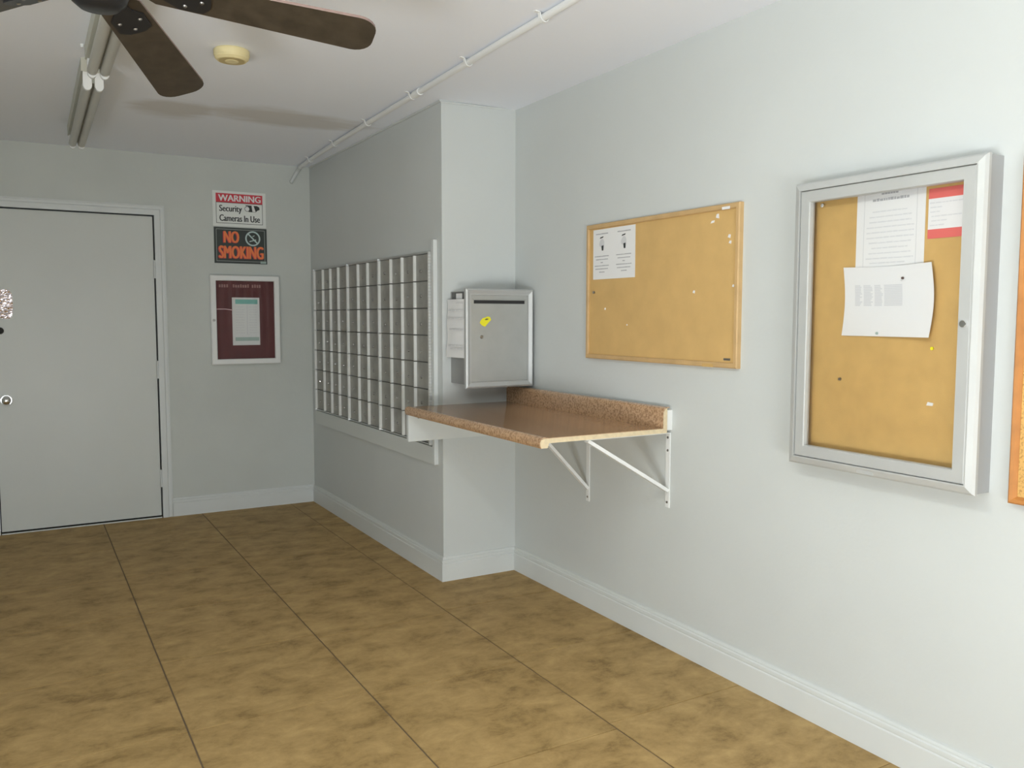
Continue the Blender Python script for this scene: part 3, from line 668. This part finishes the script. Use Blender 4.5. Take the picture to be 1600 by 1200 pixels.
# ------------------------------------------------------------------ small white case on the back wall
wc = empty('letter_board_case', (1.377, YB, 1.033), 'small white framed case with maroon backing below the signs', 'notice board')
q = Sheet((1.141, YB, 1.033), (1, 0, 0), (0, 0, 1)); W_, H_ = 0.474, 0.619
q.border(MB(), 0.002, W_-0.002, 0.002, H_-0.002, 0.02, 0, 0.026).done('case_body', m_white, wc)
f_ = mitred(q, W_, H_, [(0, 0.020), (0, 0.034), (0.006, 0.040), (0.034, 0.040), (0.038, 0.036), (0.038, 0.020)], 'case_door', m_white, wc)
q.rect(MB(), 0.022, W_-0.022, 0.022, H_-0.022, 0, 0.012).done('felt_backing', m_maroon, wc)
q.rect(MB(), 0.037, W_-0.037, 0.037, H_-0.037, 0.024, 0.027).done('glass_pane', m_glassw, f_)
MB().cyl(q.P(0.019, 0.308, 0.039), q.P(0.019, 0.308, 0.045), 0.009, n=14).done('lock', m_lock, f_, True)
mb = MB()
random.seed(3)
for u0, n_ in ((0.062, 4), (0.155, 7), (0.285, 4)):
    for k in range(n_):
        a = u0+k*0.0165; q.rect(mb, a, a+0.011, 0.535, 0.557+random.uniform(-0.004, 0.002), 0.012, 0.015)
o = mb.done('raised_letters', m_rose, wc)
q.poly(MB(), [(0.040, 0.382), (0.10, 0.383), (0.150, 0.376), (0.150, 0.381), (0.10, 0.388), (0.040, 0.387)], 0.0122, 0.014).done('pink_strip', m_pink, wc)
ps = empty('schedule_sheet', (1.375, YB-0.013, 1.165), 'white sheet with teal header inside the small maroon case', 'notice')
q2 = Sheet((1.288, YB-0.0125, 1.166), (1, 0, 0), (0, 0, 1))
q2.rect(MB(), 0, 0.188, 0, 0.333, 0, 0.001).done('paper_sheet', mat('paper_grey', (0.72, 0.73, 0.71), 0.8), ps)
q2.rect(MB(), 0.022, 0.175, 0.288, 0.320, 0.001, 0.0014).done('teal_band', m_teal, ps)
q2.rect(MB(), 0.018, 0.182, 0.030, 0.056, 0.001, 0.0014).done('grey_band', m_tealgr, ps)
mb = MB()
for k in range(11): q2.textline(mb, 0.024, 0.085, 0.265-k*0.018, 0.004, 0.001, 0.0013, 0.003, 0.006, 0.02); q2.textline(mb, 0.118, 0.170, 0.265-k*0.018, 0.004, 0.001, 0.0013, 0.003, 0.006, 0.02)
q2.rect(mb, 0.100, 0.104, 0.075, 0.280, 0.001, 0.0013)
mb.done('printed_text', m_inklt, ps)

# ------------------------------------------------------------------ ceiling conduit
pc = empty('ceiling_conduit', (1.68, 3.9, 2.40), 'white painted conduit pipe strapped along the ceiling to the back wall', 'pipe')
path = [(1.640, -1.9, 2.422), (1.640, 2.0, 2.422), (1.652, 2.9, 2.422), (1.672, 3.7, 2.422), (1.695, 4.6, 2.422), (1.725, 5.4, 2.422), (1.762, 6.05, 2.422)]
MB().tube(path, 0.0135, 16).done('pipe', m_pipe, pc, True)
MB().tube([(1.768, 6.06, 2.422), (1.770, 6.10, 2.417), (1.764, 6.122, 2.400), (1.752, 6.126, 2.380), (1.715, 6.126, 2.318)], 0.0135, 14).done('elbow', m_wall, pc, True)
def px_(y):
    for a, b in zip(path, path[1:]):
        if a[1] <= y <= b[1]: return a[0]+(b[0]-a[0])*(y-a[1])/(b[1]-a[1])
for y in (0.6, 1.7, 2.63, 3.24, 3.86, 4.51, 5.14, 5.74):
    x = px_(y); mb = MB(); arc = [(x-0.038, y, 2.438), (x-0.020, y, 2.436)]
    arc += [(x-0.0165*math.cos(t), y, 2.422-0.0165*math.sin(t)) for t in [PI*k/8 for k in range(0, 9)]] + [(x+0.018, y, 2.438)]
    for a, b in zip(arc, arc[1:]):
        a, b = Vector(a), Vector(b); d = (b-a).normalized(); n_ = Vector((-d.z, 0, d.x))*0.0018; hw = Vector((0, 0.008, 0))
        mb.prism([a-hw-n_, a+hw-n_, a+hw+n_, a-hw+n_], None, b-a)
    mb.done('strap', m_white, pc)
x = px_(3.83); MB().tube([(px_(3.76), 3.76, 2.422), (px_(3.83), 3.83, 2.422)], 0.0175, 16).done('coupling', m_white, pc, True)

# ------------------------------------------------------------------ smoke detector
sd = empty('smoke_detector', (0.786, 3.63, 2.395), 'round yellowed smoke detector on the ceiling by the fan', 'smoke detector')
MB().lathe((0.786, 3.63, H), [(0.066, 0), (0.070, -0.004), (0.070, -0.022), (0.068, -0.026)]).done('base', m_cream, sd, True)
MB().lathe((0.786, 3.63, H), [(0.067, -0.026), (0.066, -0.034), (0.056, -0.043), (0.046, -0.043), (0.042, -0.038), (0.030, -0.038), (0.026, -0.046), (0.004, -0.047)]).done('cover', m_cream, sd, True)
MB().lathe((0.786, 3.63, H-0.0435), [(0.050, 0), (0.050, -0.001), (0.046, -0.001)]).done('vent_ring', m_creamd, sd, True)

# ------------------------------------------------------------------ strip lights
def fixture(y0, y1, xc, lit, label, xc2=None):
    xc2 = xc if xc2 is None else xc2
    f = empty('strip_light', (xc, (y0+y1)/2, 2.31), label, 'ceiling light', 'twin tube strip lights along the ceiling')
    dx = xc2-xc
    def bx_(mb, a, b, ya, yb2, za, zb):
        fx = lambda y: dx*(y-y0)/(y1-y0)
        s0 = [(xc+a+fx(ya), ya, za), (xc+b+fx(ya), ya, za), (xc+b+fx(ya), ya, zb), (xc+a+fx(ya), ya, zb)]
        s1 = [(xc+a+fx(yb2), yb2, za), (xc+b+fx(yb2), yb2, za), (xc+b+fx(yb2), yb2, zb), (xc+a+fx(yb2), yb2, zb)]
        return mb.sweep(s0, s1)
    bx_(MB(), -0.045, 0.045, y0, y1, 2.385, H).done('channel', m_chan, f)
    bx_(MB(), -0.014, 0.014, y0+0.03, y1-0.03, 2.346, 2.385).done('ballast_cover', m_chan, f)
    for sx in (-0.0225, 0.0225):
        xa = xc+sx+dx*0.05; xb2 = xc+sx+dx*0.95
        MB().cyl((xa, y0+0.035, 2.338), (xb2, y1-0.035, 2.338), 0.0195, n=20).done('tube', {0: m_tubeoff, 1: m_tubeon, 2: m_tubeon2}[int(lit)], f, True)
        for y, s in ((y0+0.016, 1), (y1-0.016, -1)):
            xx = xc+sx+dx*(y-y0)/(y1-y0)
            pts = [(xx-0.016, 2.385), (xx+0.016, 2.385), (xx+0.017, 2.338)] + [(xx+0.017*math.cos(t), 2.333+0.022*-math.sin(t)) for t in [PI*k/8 for k in range(9)]] + [(xx-0.017, 2.338)]
            MB().prism([(a, y-0.010, z) for a, z in pts], None, (0, 0.022, 0)).done('lamp_holder', m_white, f)
    return f
fixture(2.62, 3.86, 0.305, False, 'unlit twin tube strip light, the nearer one behind the fan blade', 0.312)
fixture(4.04, 5.50, 0.308, False, 'unlit twin tube strip light running up to the back wall', 0.322)
fixture(0.75, 1.97, 0.305, 1, 'lit twin tube strip light above the camera')
fixture(-1.0, 0.22, 0.305, 2, 'lit twin tube strip light behind the camera')
o = MB().cyl((0.258, 3.85, H), (0.258, 3.85, H-0.012), 0.008, 0.006, 12).done('ceiling_hook', m_white, None, True); tag(o, 'small white screw cap on the ceiling left of the strip light', 'hook')

# ------------------------------------------------------------------ ceiling fan
FC = Vector((0.201, 2.39, 2.199)); t0 = -0.136
fn = empty('ceiling_fan', (FC.x, FC.y, 2.12), 'dark brown five-blade ceiling fan near the strip lights', 'ceiling fan')
MB().lathe((FC.x, FC.y, 0), [(0.012, 2.121), (0.045, 2.124), (0.062, 2.138), (0.072, 2.165), (0.082, 2.190), (0.085, 2.240), (0.070, 2.270), (0.030, 2.285)], 36).done('motor_housing', m_bronze, fn, True)
MB().cyl((FC.x, FC.y, 2.28), (FC.x, FC.y, 2.40), 0.014).done('downrod', m_bronze, fn, True)
MB().lathe((FC.x, FC.y, 0), [(0.02, 2.375), (0.055, 2.39), (0.062, 2.44)], 28).done('canopy', m_bronze, fn, True)
for k in range(5):
    a = t0+math.radians(72)*k; dr_ = [0.085, 0.149, 0.133, 0.14, 0.10][k]
    d = Vector((math.cos(a), math.sin(a), 0)); n = Vector((-math.sin(a), math.cos(a), 0)); pit = 0.275
    def P(r, s, h=0):
        q = FC + d*r + (n*math.cos(pit)-Vector((0, 0, 1))*math.sin(pit))*s + Vector((0, 0, -dr_*r))
        nn = (n*math.sin(pit)+Vector((0, 0, 1))*math.cos(pit)); return q+nn*h
    R0, R1, w0, w1 = 0.115, 0.688, 0.054, 0.074
    out = [(R0, -w0*0.8), (R0+0.015, -w0)]
    rc = 0.052
    for i in range(7):
        t_ = -PI/2+PI/2*i/6; out.append((R1-rc+rc*math.cos(t_), -w1+rc+rc*math.sin(t_)))
    for i in range(7):
        t_ = PI/2*i/6; out.append((R1-rc+rc*math.cos(t_), w1-rc+rc*math.sin(t_)))
    out += [(R0+0.015, w0), (R0, w0*0.8)]
    b_ = MB().prism([P(r, s, -0.004) for r, s in out], None, P(0.3, 0, 0.004)-P(0.3, 0, -0.004)).done('fan_blade', m_blade, fn)
    b_.data.materials.append(m_bladeedge)
    for f in b_.data.polygons:
        if len(f.vertices) == 4: f.material_index = 1
    ir = MB(); ir.prism([P(0.07, -0.020, -0.006), P(0.15, -0.022, -0.006), P(0.185, -0.045, -0.006), P(0.245, -0.045, -0.006), P(0.262, -0.02, -0.006), P(0.262, 0.02, -0.006), P(0.245, 0.045, -0.006), P(0.185, 0.045, -0.006), P(0.15, 0.022, -0.006), P(0.07, 0.020, -0.006)], None, P(0.3, 0, 0)-P(0.3, 0, 0.004))
    ib = ir.done('blade_iron', m_bronze, fn)
    for r, s in ((0.20, -0.028), (0.20, 0.028), (0.24, 0)):
        MB().cyl(P(r, s, -0.010), P(r, s, -0.013), 0.006, 0.004, 10).done('screw', m_lock, ib)

for o in bpy.data.objects:
    if '_w' in o: del o['_w']
